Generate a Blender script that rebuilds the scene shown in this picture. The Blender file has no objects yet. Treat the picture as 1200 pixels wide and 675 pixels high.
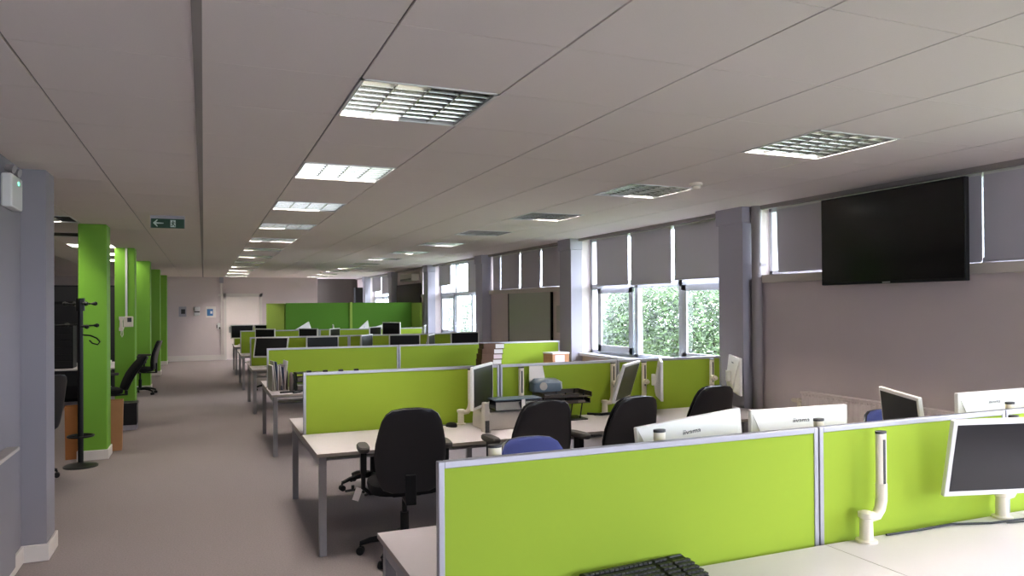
import bpy, bmesh, math, random
from mathutils import Vector, Matrix, Euler
random.seed(7)
C = bpy.context.scene.collection
PI = math.pi
rad = math.radians
CE = 2.692          # ceiling height
EYE = 1.74          # camera height

# ------------------------------------------------------------------ materials
def lin(c):
    return tuple(((v/255)/12.92 if v/255 <= .04045 else ((v/255+.055)/1.055)**2.4) for v in c)

def mat(name, rgb, rough=.6, metal=0., spec=.5, noise=0., nscale=40., bump=0., bscale=200., emit=None, coat=0.):
    m = bpy.data.materials.new(name); m.use_nodes = True
    nt = m.node_tree; b = nt.nodes['Principled BSDF']
    col = lin(rgb) + (1,)
    b.inputs['Base Color'].default_value = col
    b.inputs['Roughness'].default_value = rough
    b.inputs['Metallic'].default_value = metal
    b.inputs['Specular IOR Level'].default_value = spec
    b.inputs['Coat Weight'].default_value = coat
    tc = nt.nodes.new('ShaderNodeTexCoord')
    if noise:
        n = nt.nodes.new('ShaderNodeTexNoise'); n.inputs['Scale'].default_value = nscale; n.inputs['Detail'].default_value = 6
        r = nt.nodes.new('ShaderNodeMixRGB'); r.blend_type = 'MIX'
        r.inputs[1].default_value = tuple(v*(1-noise) for v in col[:3]) + (1,)
        r.inputs[2].default_value = tuple(min(1, v*(1+noise)) for v in col[:3]) + (1,)
        nt.links.new(tc.outputs['Object'], n.inputs['Vector'])
        nt.links.new(n.outputs['Fac'], r.inputs[0]); nt.links.new(r.outputs[0], b.inputs['Base Color'])
    if bump:
        n2 = nt.nodes.new('ShaderNodeTexNoise'); n2.inputs['Scale'].default_value = bscale; n2.inputs['Detail'].default_value = 3
        bp = nt.nodes.new('ShaderNodeBump'); bp.inputs['Strength'].default_value = bump; bp.inputs['Distance'].default_value = .004
        nt.links.new(tc.outputs['Object'], n2.inputs['Vector'])
        nt.links.new(n2.outputs['Fac'], bp.inputs['Height']); nt.links.new(bp.outputs[0], b.inputs['Normal'])
    if emit:
        b.inputs['Emission Color'].default_value = lin(emit[0]) + (1,)
        b.inputs['Emission Strength'].default_value = emit[1]
    return m

M = {}
M['carpet'] = mat('grey loop carpet', (148,138,137), 1, spec=.1, noise=.28, nscale=90, bump=.5, bscale=260)
M['tile'] = mat('ceiling tile', (236,226,220), .95, spec=.1, noise=.05, nscale=300, bump=.15, bscale=500)
M['grid'] = mat('ceiling grid', (150,143,138), .7)
M['wall'] = mat('grey wall paint', (214,200,198), .8, spec=.25, noise=.03, nscale=3, bump=.08, bscale=150)
M['wall_cool'] = mat('cool grey wall paint', (150,146,151), .8, spec=.25, noise=.03, nscale=3, bump=.08, bscale=150)
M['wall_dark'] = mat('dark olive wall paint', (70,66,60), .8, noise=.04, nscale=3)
M['wall_pale'] = mat('pale grey pier paint', (170,166,175), .75, spec=.3, noise=.03, nscale=4)
M['skirt'] = mat('cream gloss paint', (226,218,210), .45, noise=.02, nscale=5)
M['ledge'] = mat('cream ledge paint', (205,196,186), .55, noise=.03, nscale=5)
M['door'] = mat('pale door paint', (248,236,228), .45, noise=.02, nscale=4)
M['lime'] = mat('lime screen fabric', (152,176,57), .9, spec=.15, noise=.05, nscale=700, bump=.15, bscale=900)
M['lime_lit'] = mat('lime screen fabric with light in colour', (178,208,98), .9, spec=.15, noise=.05, nscale=600, bump=.15, bscale=900)  # lighter copy of the lime; light on the side screens is put into the colour
M['green'] = mat('deep green screen fabric', (108,162,62), .9, spec=.15, noise=.05, nscale=600, bump=.15, bscale=900)
M['green_paint'] = mat('green column paint', (122,178,52), .55, spec=.4, noise=.04, nscale=3, bump=.05, bscale=120)
M['alu'] = mat('aluminium frame', (176,174,180), .38, metal=.55, noise=.03, nscale=30)
M['leg'] = mat('silver leg paint', (150,148,150), .42, metal=.45, noise=.03, nscale=30)
M['desk'] = mat('white desktop laminate', (206,197,199), .42, spec=.4, noise=.015, nscale=60)
M['edge'] = mat('desktop edging', (168,158,148), .6, noise=.03, nscale=40)
M['black_fab'] = mat('black upholstery', (24,23,25), .85, spec=.2, noise=.2, nscale=500, bump=.2, bscale=900)
M['black_pl'] = mat('black plastic', (15,15,16), .45, spec=.3, noise=.08, nscale=80)
M['black_rim'] = mat('black seat shell plastic', (26,25,27), .33, noise=.08, nscale=80)
M['arm_pad'] = mat('worn armrest pad', (62,57,54), .6, noise=.15, nscale=60)
M['blue_fab'] = mat('blue upholstery', (78,88,150), .85, spec=.2, noise=.12, nscale=500, bump=.2, bscale=900)
M['mon_white'] = mat('white monitor plastic', (238,235,228), .4, noise=.015, nscale=50)
M['mon_grey'] = mat('pale grey monitor frame', (205,205,196), .4, noise=.015, nscale=50)
M['screen'] = mat('switched off screen', (30,29,31), .28, spec=.5, noise=.06, nscale=3)
M['screen_black'] = mat('black switched off screen', (13,11,12), .4, spec=.3, noise=.06, nscale=3)
M['tv_glass'] = mat('television glass', (9,10,10), .16, spec=.45, noise=.1, nscale=3)
M['cream_pl'] = mat('cream plastic', (235,224,204), .45, noise=.02, nscale=40)
M['white_pl'] = mat('white plastic', (228,226,222), .45, noise=.02, nscale=40)
M['slot'] = mat('dark slot', (52,50,50), .5, noise=.05, nscale=40)
M['ink'] = mat('grey lettering', (84,84,88), .6, noise=.02, nscale=40)
M['metal'] = mat('brushed metal', (190,190,190), .28, metal=.9, noise=.04, nscale=60)
M['reflector'] = mat('lamp reflector', (150,150,148), .35, metal=.9, noise=.03, nscale=20)
M['louvre'] = mat('mirror louvre', (176,177,170), .2, metal=1, noise=.02, nscale=20)
M['tube_on'] = mat('lit lamp tube', (255,250,240), .5, emit=((255,246,238), 85))
M['tube_far'] = mat('bright lit lamp tube', (255,250,240), .5, emit=((255,246,230), 60))
M['diffuser'] = mat('lit opal diffuser', (255,250,240), .5, emit=((255,248,236), 3))
M['tube_off'] = mat('unlit lamp tube', (196,196,192), .5, noise=.02, nscale=20)
M['frame_w'] = mat('white window frame', (226,228,236), .4, noise=.015, nscale=20)
M['pipe'] = mat('grey pipe paint', (146,138,138), .5, noise=.03, nscale=10)
M['rad'] = mat('radiator enamel', (232,218,212), .45, noise=.02, nscale=10)
M['card'] = mat('brown cardboard', (186,134,94), .85, noise=.08, nscale=12, bump=.1)
M['card_dark'] = mat('orange brown board', (182,116,64), .8, noise=.1, nscale=14, bump=.1)
M['book'] = mat('brown book cover', (92,62,40), .7, noise=.15, nscale=20)
M['paper'] = mat('white paper', (232,226,220), .9, noise=.03, nscale=60)
M['pink'] = mat('pale pink page edges', (226,206,206), .9, noise=.06, nscale=150)
M['print_grey'] = mat('grey printer plastic', (176,168,158), .5, noise=.03, nscale=40)
M['print_dark'] = mat('dark navy glossy lid', (24,26,36), .2, noise=.05, nscale=20)
M['print_teal'] = mat('blue grey printer top', (96,112,124), .4, noise=.05, nscale=20)
M['smoke_brown'] = mat('smoked brown tray plastic', (58,48,40), .3, noise=.1, nscale=20)
M['acrylic'] = mat('frosted acrylic', (190,186,178), .25, noise=.03, nscale=20)
M['navy'] = mat('navy folder', (44,58,92), .6, noise=.06, nscale=30)
M['brown_tray'] = mat('grey brown tray', (110,98,92), .6, noise=.06, nscale=30)
M['board'] = mat('whiteboard enamel', (186,186,176), .16, spec=.6, noise=.02, nscale=3)
M['sign_green'] = mat('exit sign green', (8,62,34), .5, noise=.04, nscale=30)
M['sign_white'] = mat('exit sign pictogram', (196,214,200), .6, noise=.02, nscale=30)
M['poster_blue'] = mat('blue notice print', (70,120,176), .7, noise=.2, nscale=30)
M['led'] = mat('green indicator lamp', (90,230,170), .5, emit=((90,240,180), 1.5))
M['bark'] = mat('dark bark', (70,58,44), .9, noise=.2, nscale=20)
M['ground'] = mat('grass ground', (92,112,66), .95, noise=.3, nscale=6)
M['ac'] = mat('cream appliance casing', (196,186,172), .5, noise=.03, nscale=10)

def leaf_mat(name, a, b):
    m = bpy.data.materials.new(name); m.use_nodes = True; nt = m.node_tree
    p = nt.nodes['Principled BSDF']; p.inputs['Roughness'].default_value = .5
    tc = nt.nodes.new('ShaderNodeTexCoord'); n = nt.nodes.new('ShaderNodeTexNoise'); n.inputs['Scale'].default_value = 5
    n.inputs['Detail'].default_value = 8
    r = nt.nodes.new('ShaderNodeValToRGB'); r.color_ramp.elements[0].color = lin(a)+(1,); r.color_ramp.elements[1].color = lin(b)+(1,)
    r.color_ramp.elements[0].position = .35; r.color_ramp.elements[1].position = .65
    nt.links.new(tc.outputs['Object'], n.inputs['Vector']); nt.links.new(n.outputs['Fac'], r.inputs[0]); nt.links.new(r.outputs[0], p.inputs['Base Color'])
    return m
M['leaf'] = leaf_mat('hedge leaves', (24,40,16), (88,118,62))
M['leaf_pale'] = leaf_mat('pale leaves', (66,80,66), (150,166,150))  # paler leaf colour than the green hedge

def blind_mat():
    m = bpy.data.materials.new('grey blind fabric'); m.use_nodes = True; nt = m.node_tree
    out = nt.nodes['Material Output']; p = nt.nodes['Principled BSDF']
    tc = nt.nodes.new('ShaderNodeTexCoord'); n = nt.nodes.new('ShaderNodeTexNoise'); n.inputs['Scale'].default_value = 300
    r = nt.nodes.new('ShaderNodeMixRGB'); r.inputs[1].default_value = lin((204,200,206))+(1,); r.inputs[2].default_value = lin((216,212,218))+(1,)
    nt.links.new(tc.outputs['Object'], n.inputs['Vector']); nt.links.new(n.outputs['Fac'], r.inputs[0]); nt.links.new(r.outputs[0], p.inputs['Base Color'])
    p.inputs['Roughness'].default_value = .9; p.inputs['Specular IOR Level'].default_value = .1
    t = nt.nodes.new('ShaderNodeBsdfTranslucent'); t.inputs['Color'].default_value = lin((150,150,160))+(1,)
    mx = nt.nodes.new('ShaderNodeMixShader'); mx.inputs[0].default_value = .06
    nt.links.new(p.outputs[0], mx.inputs[1]); nt.links.new(t.outputs[0], mx.inputs[2]); nt.links.new(mx.outputs[0], out.inputs['Surface'])
    return m
M['blind'] = blind_mat()

def glass_mat():
    m = bpy.data.materials.new('window glass'); m.use_nodes = True; nt = m.node_tree
    out = nt.nodes['Material Output']; nt.nodes.remove(nt.nodes['Principled BSDF'])
    t = nt.nodes.new('ShaderNodeBsdfTransparent'); g = nt.nodes.new('ShaderNodeBsdfGlossy'); g.inputs['Roughness'].default_value = .03
    fr = nt.nodes.new('ShaderNodeFresnel'); fr.inputs['IOR'].default_value = 1.45
    mx = nt.nodes.new('ShaderNodeMixShader')
    ge = nt.nodes.new('ShaderNodeNewGeometry'); inv = nt.nodes.new('ShaderNodeMath'); inv.operation = 'SUBTRACT'; inv.inputs[0].default_value = 1
    mu = nt.nodes.new('ShaderNodeMath'); mu.operation = 'MULTIPLY'; nt.links.new(ge.outputs['Backfacing'], inv.inputs[1]); nt.links.new(inv.outputs[0], mu.inputs[0]); nt.links.new(fr.outputs[0], mu.inputs[1])
    nt.links.new(mu.outputs[0], mx.inputs[0]); nt.links.new(t.outputs[0], mx.inputs[1]); nt.links.new(g.outputs[0], mx.inputs[2]); nt.links.new(mx.outputs[0], out.inputs['Surface'])
    return m
M['glass'] = glass_mat()

# ------------------------------------------------------------------ mesh helpers
class MB:
    def __init__(self): self.bm = bmesh.new()
    def box(self, x0, x1, y0, y1, z0, z1, rot=None, mi=0):
        if x0 > x1: x0, x1 = x1, x0
        if y0 > y1: y0, y1 = y1, y0
        if z0 > z1: z0, z1 = z1, z0
        vs = [Vector((x, y, z)) for z in (z0, z1) for y in (y0, y1) for x in (x0, x1)]
        if rot:
            c = Vector(((x0+x1)/2, (y0+y1)/2, (z0+z1)/2)); vs = [rot @ (v-c) + c for v in vs]
        v = [self.bm.verts.new(p) for p in vs]
        for f in ((0,2,3,1), (4,5,7,6), (0,1,5,4), (2,6,7,3), (0,4,6,2), (1,3,7,5)):
            fc = self.bm.faces.new([v[i] for i in f]); fc.material_index = mi
        return self
    def hexa(self, pts, mi=0):     # eight points, bottom four then top four, each counter-clockwise
        v = [self.bm.verts.new(p) for p in pts]
        for f in ((3,2,1,0), (4,5,6,7), (0,1,5,4), (1,2,6,5), (2,3,7,6), (3,0,4,7)):
            self.bm.faces.new([v[i] for i in f]).material_index = mi
        return self
    def cyl(self, p0, p1, r0, r1=None, n=16):
        r1 = r0 if r1 is None else r1
        return self.rings([self.circle(p0, Vector(p1)-Vector(p0), r0, n), self.circle(p1, Vector(p1)-Vector(p0), r1, n)])
    @staticmethod
    def circle(p, d, r, n):
        d = Vector(d).normalized(); a = d.orthogonal().normalized(); b = d.cross(a)
        return [Vector(p) + (a*math.cos(2*PI*i/n) + b*math.sin(2*PI*i/n))*r for i in range(n)]
    def rings(self, rs, cap=True, closed=False):
        vv = [[self.bm.verts.new(p) for p in r] for r in rs]; n = len(vv[0])
        pairs = list(zip(vv, vv[1:])) + ([(vv[-1], vv[0])] if closed else [])
        for a, b in pairs:
            for i in range(n):
                self.bm.faces.new((a[i], a[(i+1) % n], b[(i+1) % n], b[i]))
        if cap and not closed:
            self.bm.faces.new(list(reversed(vv[0]))); self.bm.faces.new(vv[-1])
        return self
    def tube(self, pts, r, n=8, closed=False):
        pts = [Vector(p) for p in pts]; rs = []; prev = None
        m = len(pts)
        for i, p in enumerate(pts):
            if closed: d = pts[(i+1) % m] - pts[i-1]
            else: d = pts[min(i+1, m-1)] - pts[max(i-1, 0)]
            d.normalize()
            a = d.orthogonal().normalized() if prev is None else (prev - d*prev.dot(d)).normalized()
            prev = a; b = d.cross(a); rr = r[i] if isinstance(r, (list, tuple)) else r
            rs.append([p + (a*math.cos(2*PI*k/n) + b*math.sin(2*PI*k/n))*rr for k in range(n)])
        return self.rings(rs, closed=closed)
    def lathe(self, prof, c=(0,0,0), n=20):
        c = Vector(c)
        return self.rings([[c + Vector((r*math.cos(2*PI*i/n), r*math.sin(2*PI*i/n), z)) for i in range(n)] for r, z in prof])
    def prism(self, poly, fn0, fn1, mi=0):
        a = [self.bm.verts.new(fn0(*p)) for p in poly]; b = [self.bm.verts.new(fn1(*p)) for p in poly]; n = len(poly)
        for i in range(n): self.bm.faces.new((a[i], a[(i+1) % n], b[(i+1) % n], b[i])).material_index = mi
        self.bm.faces.new(list(reversed(a))).material_index = mi; self.bm.faces.new(b).material_index = mi
        return self
    def build(self, name, m, parent=None, smooth=False, bevel=0, mats=None, seg=2):
        bmesh.ops.recalc_face_normals(self.bm, faces=self.bm.faces[:])
        me = bpy.data.meshes.new(name); self.bm.to_mesh(me); self.bm.free()
        for mm in (mats or [m]): me.materials.append(mm)
        o = bpy.data.objects.new(name, me); C.objects.link(o)
        if parent: o.parent = parent
        if smooth:
            for p in me.polygons: p.use_smooth = True
            me.set_sharp_from_angle(angle=rad(40))
        if bevel:
            b = o.modifiers.new('bevel', 'BEVEL'); b.width = bevel; b.segments = seg; b.limit_method = 'ANGLE'; b.angle_limit = rad(40)
        return o

def tag(o, label, cat, group=None, kind=None):
    if label: o['label'] = label
    if cat: o['category'] = cat
    if group: o['group'] = group
    if kind: o['kind'] = kind
    return o
def thing(name, label, cat, loc=(0,0,0), rz=0, group=None, rot=None):
    o = bpy.data.objects.new(name, None); C.objects.link(o); o.empty_display_size = .05
    o.location = loc; o.rotation_euler = rot if rot else (0, 0, rz)
    return tag(o, label, cat, group)
def struct(o): o['kind'] = 'structure'; return o
def dup(root, loc=None, rz=None, label=None, group=None, rot=None):
    r = root.copy(); C.objects.link(r)
    if loc is not None: r.location = loc
    if rz is not None: r.rotation_euler = (0, 0, rz)
    if rot is not None: r.rotation_euler = rot
    if label: r['label'] = label
    if group: r['group'] = group
    for ch in list(root.children):
        c = ch.copy(); C.objects.link(c); c.parent = r
        for g in list(ch.children):
            d = g.copy(); C.objects.link(d); d.parent = c
    return r
def text_part(s, size, m, parent, loc, rot, name='lettering'):
    cu = bpy.data.curves.new('t', 'FONT'); cu.body = s; cu.size = size; cu.align_x = 'CENTER'; cu.align_y = 'CENTER'; cu.extrude = .0004
    ob = bpy.data.objects.new('t', cu); C.objects.link(ob)
    dg = bpy.context.evaluated_depsgraph_get(); me = bpy.data.meshes.new_from_object(ob.evaluated_get(dg))
    bpy.data.objects.remove(ob); me.name = name
    me.transform(Matrix.Translation(loc) @ Euler(rot).to_matrix().to_4x4())
    me.materials.clear(); me.materials.append(m)
    o = bpy.data.objects.new(name, me); C.objects.link(o); o.parent = parent
    return o

# ------------------------------------------------------------------ room shell
XL, XR, YB, YF, XLL = -1.155, 5.10, -4.88, 25.8, -6.5
struct(MB().box(XLL-.1, 5.4, YB-.1, 27.2, -.08, 0).build('floor', M['carpet']))

# ceiling: tiles with joints, grid behind, openings for the light fittings
TX, TY, OX, OY = .63, .6433, -.018, 3.09
cells = {}           # (i, j) -> number of lit tubes pattern
NEAR = [(1,1,0,0), (1,1,1,1), (1,1,1,0), (1,1,0,0), (1,0,1,1), (1,0,0,0), (1,1,0,0), (0,0,0,0), (1,1,0,0), (1,1,1,0), (1,1,1,1), (1,1,1,1)]
FAR_ = [(1,1,1,1), (0,0,1,1), (0,0,1,1), (0,0,0,0), (0,0,1,1), (0,0,1,0), (1,1,0,0), (0,0,0,0), (1,1,0,0), (1,0,0,0), (1,1,1,1), (1,1,1,1)]
for k in range(12):
    cells[(1, 3*k)] = NEAR[k]; cells[(5, 3*k)] = FAR_[k]
cells[(1, -6)] = (0,0,0,0); cells[(1, -3)] = (0,0,0,0); cells[(5, -3)] = (1,1,1,1)
for (i, j), pt in {(-3, 9): (1,1,1,0), (-3, 12): (0,0,0,0), (-3, 15): (1,1,1,1), (-3, 18): (1,1,1,1), (-3, 21): (1,1,1,1), (-6, 15): (1,1,1,1)}.items(): cells[(i, j)] = pt
cm = MB()
gx, gy = .005, .0022
i0, i1 = -11, 9
j0, j1 = -13, 38
for i in range(i0, i1):
    xa, xb = OX+i*TX, OX+(i+1)*TX
    xa2, xb2 = max(xa+gx, XLL), min(xb-gx, 5.07)
    if xb2 <= xa2: continue
    for j in range(j0, j1):
        if (i, j) in cells: continue
        ya, yb = OY+j*TY, OY+(j+1)*TY
        ya2, yb2 = max(ya+gy, YB), min(yb-gy, 27.1)
        if yb2 <= ya2: continue
        cm.box(xa2, xb2, ya2, yb2, CE, CE+.012)
        cm.box(xa, xb, ya, yb, CE+.008, CE+.03, mi=1)
cm.box(OX-.016, OX+.016, YB, 27.1, CE-.006, CE+.01, mi=1)
struct(cm.build('ceiling', M['tile'], mats=[M['tile'], M['grid']]))
struct(MB().box(5.035, 5.10, YB, 26.6, CE-.035, CE+.03).build('trim_1', M['grid']))
struct(MB().box(XLL, 5.4, YB, 27.2, CE+.3, CE+.34).build('ceiling_slab', M['wall_dark']))

# left wall beside the camera, with the pilaster at its end
struct(MB().box(XL-.16, XL, YB, 5.95, 0, CE+.03).build('wall_left', M['wall_cool']))
struct(MB().box(XL-.16, -1.005, 5.95, 6.25, 0, CE+.03).build('wall_left_pier', M['wall_cool']))
struct(MB().box(XL, XL+.018, YB, 5.95, 0, .115).box(XL, -.987, 5.93, 5.95, 0, .115).box(-1.005, -.987, 5.95, 6.27, 0, .115).build('baseboard_left', M['skirt'], bevel=.004))
struct(MB().box(XLL-.1, XLL, YB, 27.2, 0, CE+.03).build('wall_left_office', M['wall']))
struct(MB().box(XLL, .9, YB-.1, YB, 0, CE+.03).box(4.9, 5.4, YB-.1, YB, 0, CE+.03).box(.9, 4.9, YB-.1, YB, 0, .95).build('wall_back', M['wall']))
wb_ = bpy.data.objects.new('window_9', None); C.objects.link(wb_); wb_.location = (2.9, YB-.05, .95); struct(wb_)  # added window, unseen behind the camera, to bring daylight onto the near screens
f = MB().box(-2.0, 2.0, -.04, .04, 0, .06).box(-2.0, 2.0, -.04, .04, 1.68, CE-.95)
for x in (-1.97, -1.0, 0, 1.0, 1.97): f.box(x-.04, x+.04, -.04, .04, 0, 1.74)
f.build('window_frame', M['frame_w'], wb_); MB().box(-2.0, 2.0, -.003, .003, 0, 1.74).build('pane', M['glass'], wb_)
# far wall with door, and the darker recessed end wall
struct(MB().box(XLL, .63, YF, YF+.12, 0, CE+.03).box(1.76, 3.59, YF, YF+.12, 0, CE+.03).box(.63, 1.76, YF, YF+.12, 2.13, CE+.03).build('wall_far', M['wall']))
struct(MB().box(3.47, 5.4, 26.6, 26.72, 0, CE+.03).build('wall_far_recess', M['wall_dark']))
struct(MB().box(XLL, .60, YF-.02, YF, 0, .17).box(1.79, 3.59, YF-.02, YF, 0, .17).build('baseboard_far', M['skirt']))
dr = bpy.data.objects.new('door_1', None); C.objects.link(dr); dr.location = (1.195, YF, 0); struct(dr)
MB().box(-.60, -.51, -.03, .12, 0, 2.16).box(.51, .60, -.03, .12, 0, 2.16).box(-.60, .60, -.03, .12, 2.06, 2.16).build('door_frame', M['skirt'], dr)
dl = MB().box(-.51, .51, .0, .045, .01, 2.06).build('door_leaf', M['door'], dr)
MB().box(-.43, -.385, -.012, 0, .88, 1.07).cyl((-.41,-.05,.99), (-.41,0,.99), .011).box(-.415, -.30, -.06, -.045, .98, 1.0).build('door_handle', M['metal'], dl)

# right wall: bays between piers, alternately solid and glazed
PIER = [5.85+3.7*k for k in range(-3, 6)]
wl = MB(); led = MB(); skr = MB()
solid = [(YB, PIER[1]), (PIER[2]+.37, PIER[3]), (PIER[4]+.37, PIER[5]), (PIER[6]+.37, PIER[7])]
glazed = [(PIER[1]+.37, PIER[2]), (PIER[3]+.37, PIER[4]), (PIER[5]+.37, PIER[6]), (PIER[7]+.37, PIER[8])]
for a, b in solid:
    wl.box(XR, XR+.3, a, b, 0, 1.95); skr.box(XR-.018, XR, a, b, 0, .11)
    if b > 18: wl.box(XR, XR+.3, 18.05, b, 1.95, CE+.03)
wl.box(XR, XR+.3, PIER[8]+.37, 26.6, 0, CE+.03)
for a, b in glazed:
    wl.box(XR, XR+.3, a, b, 0, .99); skr.box(XR-.018, XR, a, b, 0, .11)
for y in PIER: wl.box(XR, XR+.3, y, y+.37, 0, CE+.03)
struct(wl.build('wall_right', M['wall'])); struct(skr.build('baseboard_right', M['skirt']))
for n, y in enumerate(PIER):
    p = MB().box(4.92, XR, y, y+.37, 0, CE).box(4.90, XR, y-.02, y+.39, CE-.16, CE).build('wall_pier', M['wall_pale'], bevel=.004)
    struct(p)
k = 1
for a, b in solid:
    e = min(b, 18.0)
    if b > 20: a, e = 17.32, 18.05
    t = MB().box(XR-.045, XR+.14, a, e if b > 20 else b, 1.935, 2.012).build('trim_%d' % (k+1), M['ledge'], bevel=.004); struct(t); k += 1

def window(n, a, b, zs, mulls, transom=None, sash=(), x=5.24):
    w = bpy.data.objects.new('window_%d' % n, None); C.objects.link(w); w.location = (x, a, zs); struct(w)
    L, Hh = b-a, CE+.0-zs
    f = MB().box(-.0, .07, 0, .06, 0, Hh).box(0, .07, L-.06, L, 0, Hh).box(0, .07, 0, L, 0, .05).box(0, .07, 0, L, Hh-.05, Hh)
    for m0 in mulls: f.box(0, .07, m0-a-.04, m0-a+.04, 0, Hh)
    if transom: f.box(0, .07, 0, L, transom-zs-.04, transom-zs+.04)
    f.build('window_frame', M['frame_w'], w, bevel=.004)
    for (s0, s1, z0, z1) in sash:
        MB().box(-.025, .0, s0-a, s0-a+.1, z0-zs, z1-zs).box(-.025, .0, s1-a-.1, s1-a, z0-zs, z1-zs).box(-.025, .0, s0-a, s1-a, z0-zs, z0-zs+.1).box(-.025, .0, s0-a, s1-a, z1-zs-.08, z1-zs).build('sash', M['frame_w'], w, bevel=.006)
    MB().box(.03, .036, .03, L-.03, .03, Hh-.03).build('pane', M['glass'], w)
    return w
def sill(w, L):
    MB().box(-.20, .08, 0, L, -.04, 0).build('window_sill', M['frame_w'], w, bevel=.006)
w = window(1, 6.22, 9.55, 1.03, (8.31, 7.335), 1.985, ((8.36, 9.30, 1.06, 1.965), (6.25, 7.29, 1.06, 1.965))); sill(w, 3.33)
w = window(2, 13.62, 16.95, 1.03, (15.80, 14.74), 1.985, ((15.84, 16.85, 1.06, 1.965),)); sill(w, 3.33)
w = window(3, 21.02, 24.35, 1.03, (23.2, 22.1), 1.985); sill(w, 3.33)
w = window(4, -1.18, 2.15, 1.03, (1.0, -.05), 1.985); sill(w, 3.33)
struct(MB().box(XR+.02, XR+.3, 5.83, 5.85, 1.94, CE+.03).build('wall_right_return', M['wall']))
window(5, 2.52, 5.85, 2.012, (4.7, 3.6)); window(6, 9.92, 13.25, 2.012, (12.0, 11.0)); window(7, 17.32, 18.05, 1.95, ())
window(8, YB, -1.55, 2.012, (-2.6, -3.7))

# ------------------------------------------------------------------ blinds
def blind(y0, y1, zb, label, curl=0, x=5.135):
    t = thing('roller_blind', label, 'blind', (x, (y0+y1)/2, CE-.05), group='grey roller blinds')
    h = (CE-.05)-zb; wv = (y1-y0)/2
    m = MB(); N = 10; fr = []; bk = []
    for i in range(N+1):
        z = -h*i/N; c = curl*(i/N)**3
        fr.append((Vector((-c*.6, -wv, z)), Vector((-c*.6, wv-c, z)))); 
    for dx in (0, .004): pass
    rs = [[a, b, b+Vector((.004,0,0)), a+Vector((.004,0,0))] for a, b in fr]
    m.rings(rs).build('blind_fabric', M['blind'], t)
    MB().cyl((.02, -wv, .005), (.02, wv, .005), .02).build('roller', M['white_pl'], t)
    MB().cyl((0, -wv+.005, -h-.004), (0, wv-.005-curl, -h-.004), .007, n=8).build('bottom_bar', M['white_pl'] if False else M['blind'], t)
    return t
blind(8.335, 9.17, 2.0, 'leftmost of the three grey roller blinds over the leafy window')
blind(7.37, 8.27, 1.99, 'middle one of the three grey roller blinds over the leafy window')
blind(6.28, 7.30, 2.025, 'right-hand grey roller blind over the leafy window, hanging a little higher')
blind(4.566, 5.61, 2.03, 'grey roller blind left of the television with curled bright edge', curl=.05)
blind(3.566, 4.552, 2.03, 'grey roller blind mostly hidden behind the wall television')
blind(2.54, 3.552, 2.03, 'grey roller blind right of the wall television above the cream ledge')
blind(12.86, 13.22, 2.02, 'narrow grey roller blind at the left end of the row above the whiteboard')
blind(11.93, 12.80, 2.02, 'second grey roller blind from the left above the whiteboard', curl=.03)
blind(11.06, 11.87, 2.02, 'third grey roller blind from the left above the whiteboard', curl=.02)
blind(9.96, 11.00, 2.035, 'grey roller blind at the right end above the whiteboard')
blind(15.86, 16.75, 2.2, 'short grey roller blind at the left of the tall bright window')
blind(13.68, 14.70, 2.0, 'lowered grey roller blind at the right of the tall bright window')
blind(22.9, 24.2, 2.2, 'pale roller blind high on the farthest window')
blind(21.1, 22.85, 2.1, 'lower pale roller blind on the farthest window')
blind(17.36, 18.0, 2.22, 'short dark blind on the small high window past the tall bright one')

# ------------------------------------------------------------------ right wall fittings
t = thing('vertical_pipe', 'grey floor to ceiling pipe in the corner left of the television wall', 'pipe', (5.03, 5.775, 0))
MB().cyl((0,0,0), (0,0,CE-.0), .05, n=24).build('pipe', M['pipe'], t, smooth=True)
MB().box(.0, .07, -.056, .056, .6, .63).box(.0, .07, -.056, .056, 2.1, 2.13).build('pipe_clip', M['pipe'], t)
tv = thing('television', 'large black flat television mounted high on the right wall', 'television', (4.93, 4.168, 1.885))
MB().box(-.035, .008, -.65, .65, 0, .73).build('tv_body', M['black_pl'], tv, bevel=.006)
MB().box(-.0362, -.034, -.638, .638, .022, .718).build('tv_screen', M['tv_glass'], tv)
MB().box(-.038, -.03, -.035, .035, .004, .014).build('tv_badge', M['metal'], tv)
MB().box(.008, .17, -.25, -.18, .15, .58).box(.008, .17, .18, .25, .15, .58).build('wall_bracket', M['black_pl'], tv)
rd = thing('radiator', 'cream panel radiator low on the right wall below the television', 'radiator', (5.0, 3.6, 0))
r = MB()
for i in range(28):
    y = .04+i*.054; r.box(-.035, -.022, y, y+.03, .24, .90)
r.box(-.03, .03, 0, 1.54, .22, .92).build('radiator_panel', M['rad'], rd, bevel=.004)
g = MB().box(-.04, .04, -.005, 1.545, .92, .94)
for i in range(40): g.box(-.042, .04, .01+i*.0385, .018+i*.0385, .905, .93)
g.build('radiator_grille', M['rad'], rd)
MB().cyl((0, 1.54, .84), (0, 1.60, .84), .012).cyl((0,1.60,.78),(0,1.60,.87),.018).cyl((0, 1.605, .845), (0, 1.68, .845), .022, .018).cyl((0,1.60,0),(0,1.60,.78),.008).build('radiator_valve', M['cream_pl'], rd, smooth=True)
wb = thing('whiteboard', 'black edged whiteboard on the wall below the closed blinds', 'whiteboard', (5.08, 11.41, .95))
MB().box(-.01, .02, -.87, .87, 0, .985).build('writing_surface', M['board'], wb)
MB().box(-.02, .02, -.89, -.868, -.02, 1.005).box(-.02, .02, .868, .89, -.02, 1.005).box(-.02, .02, -.89, .89, .985, 1.005).box(-.02, .02, -.89, .89, -.02, 0).build('board_frame', M['black_pl'], wb)
MB().box(-.02, .0, -.06, .06, 0, .42).build('document_holder', M['acrylic'], tag(thing('leaflet_holder', 'small grey holder on the wall right of the whiteboard', 'holder', (5.1005, 10.3, 1.3)), None, None))
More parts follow.
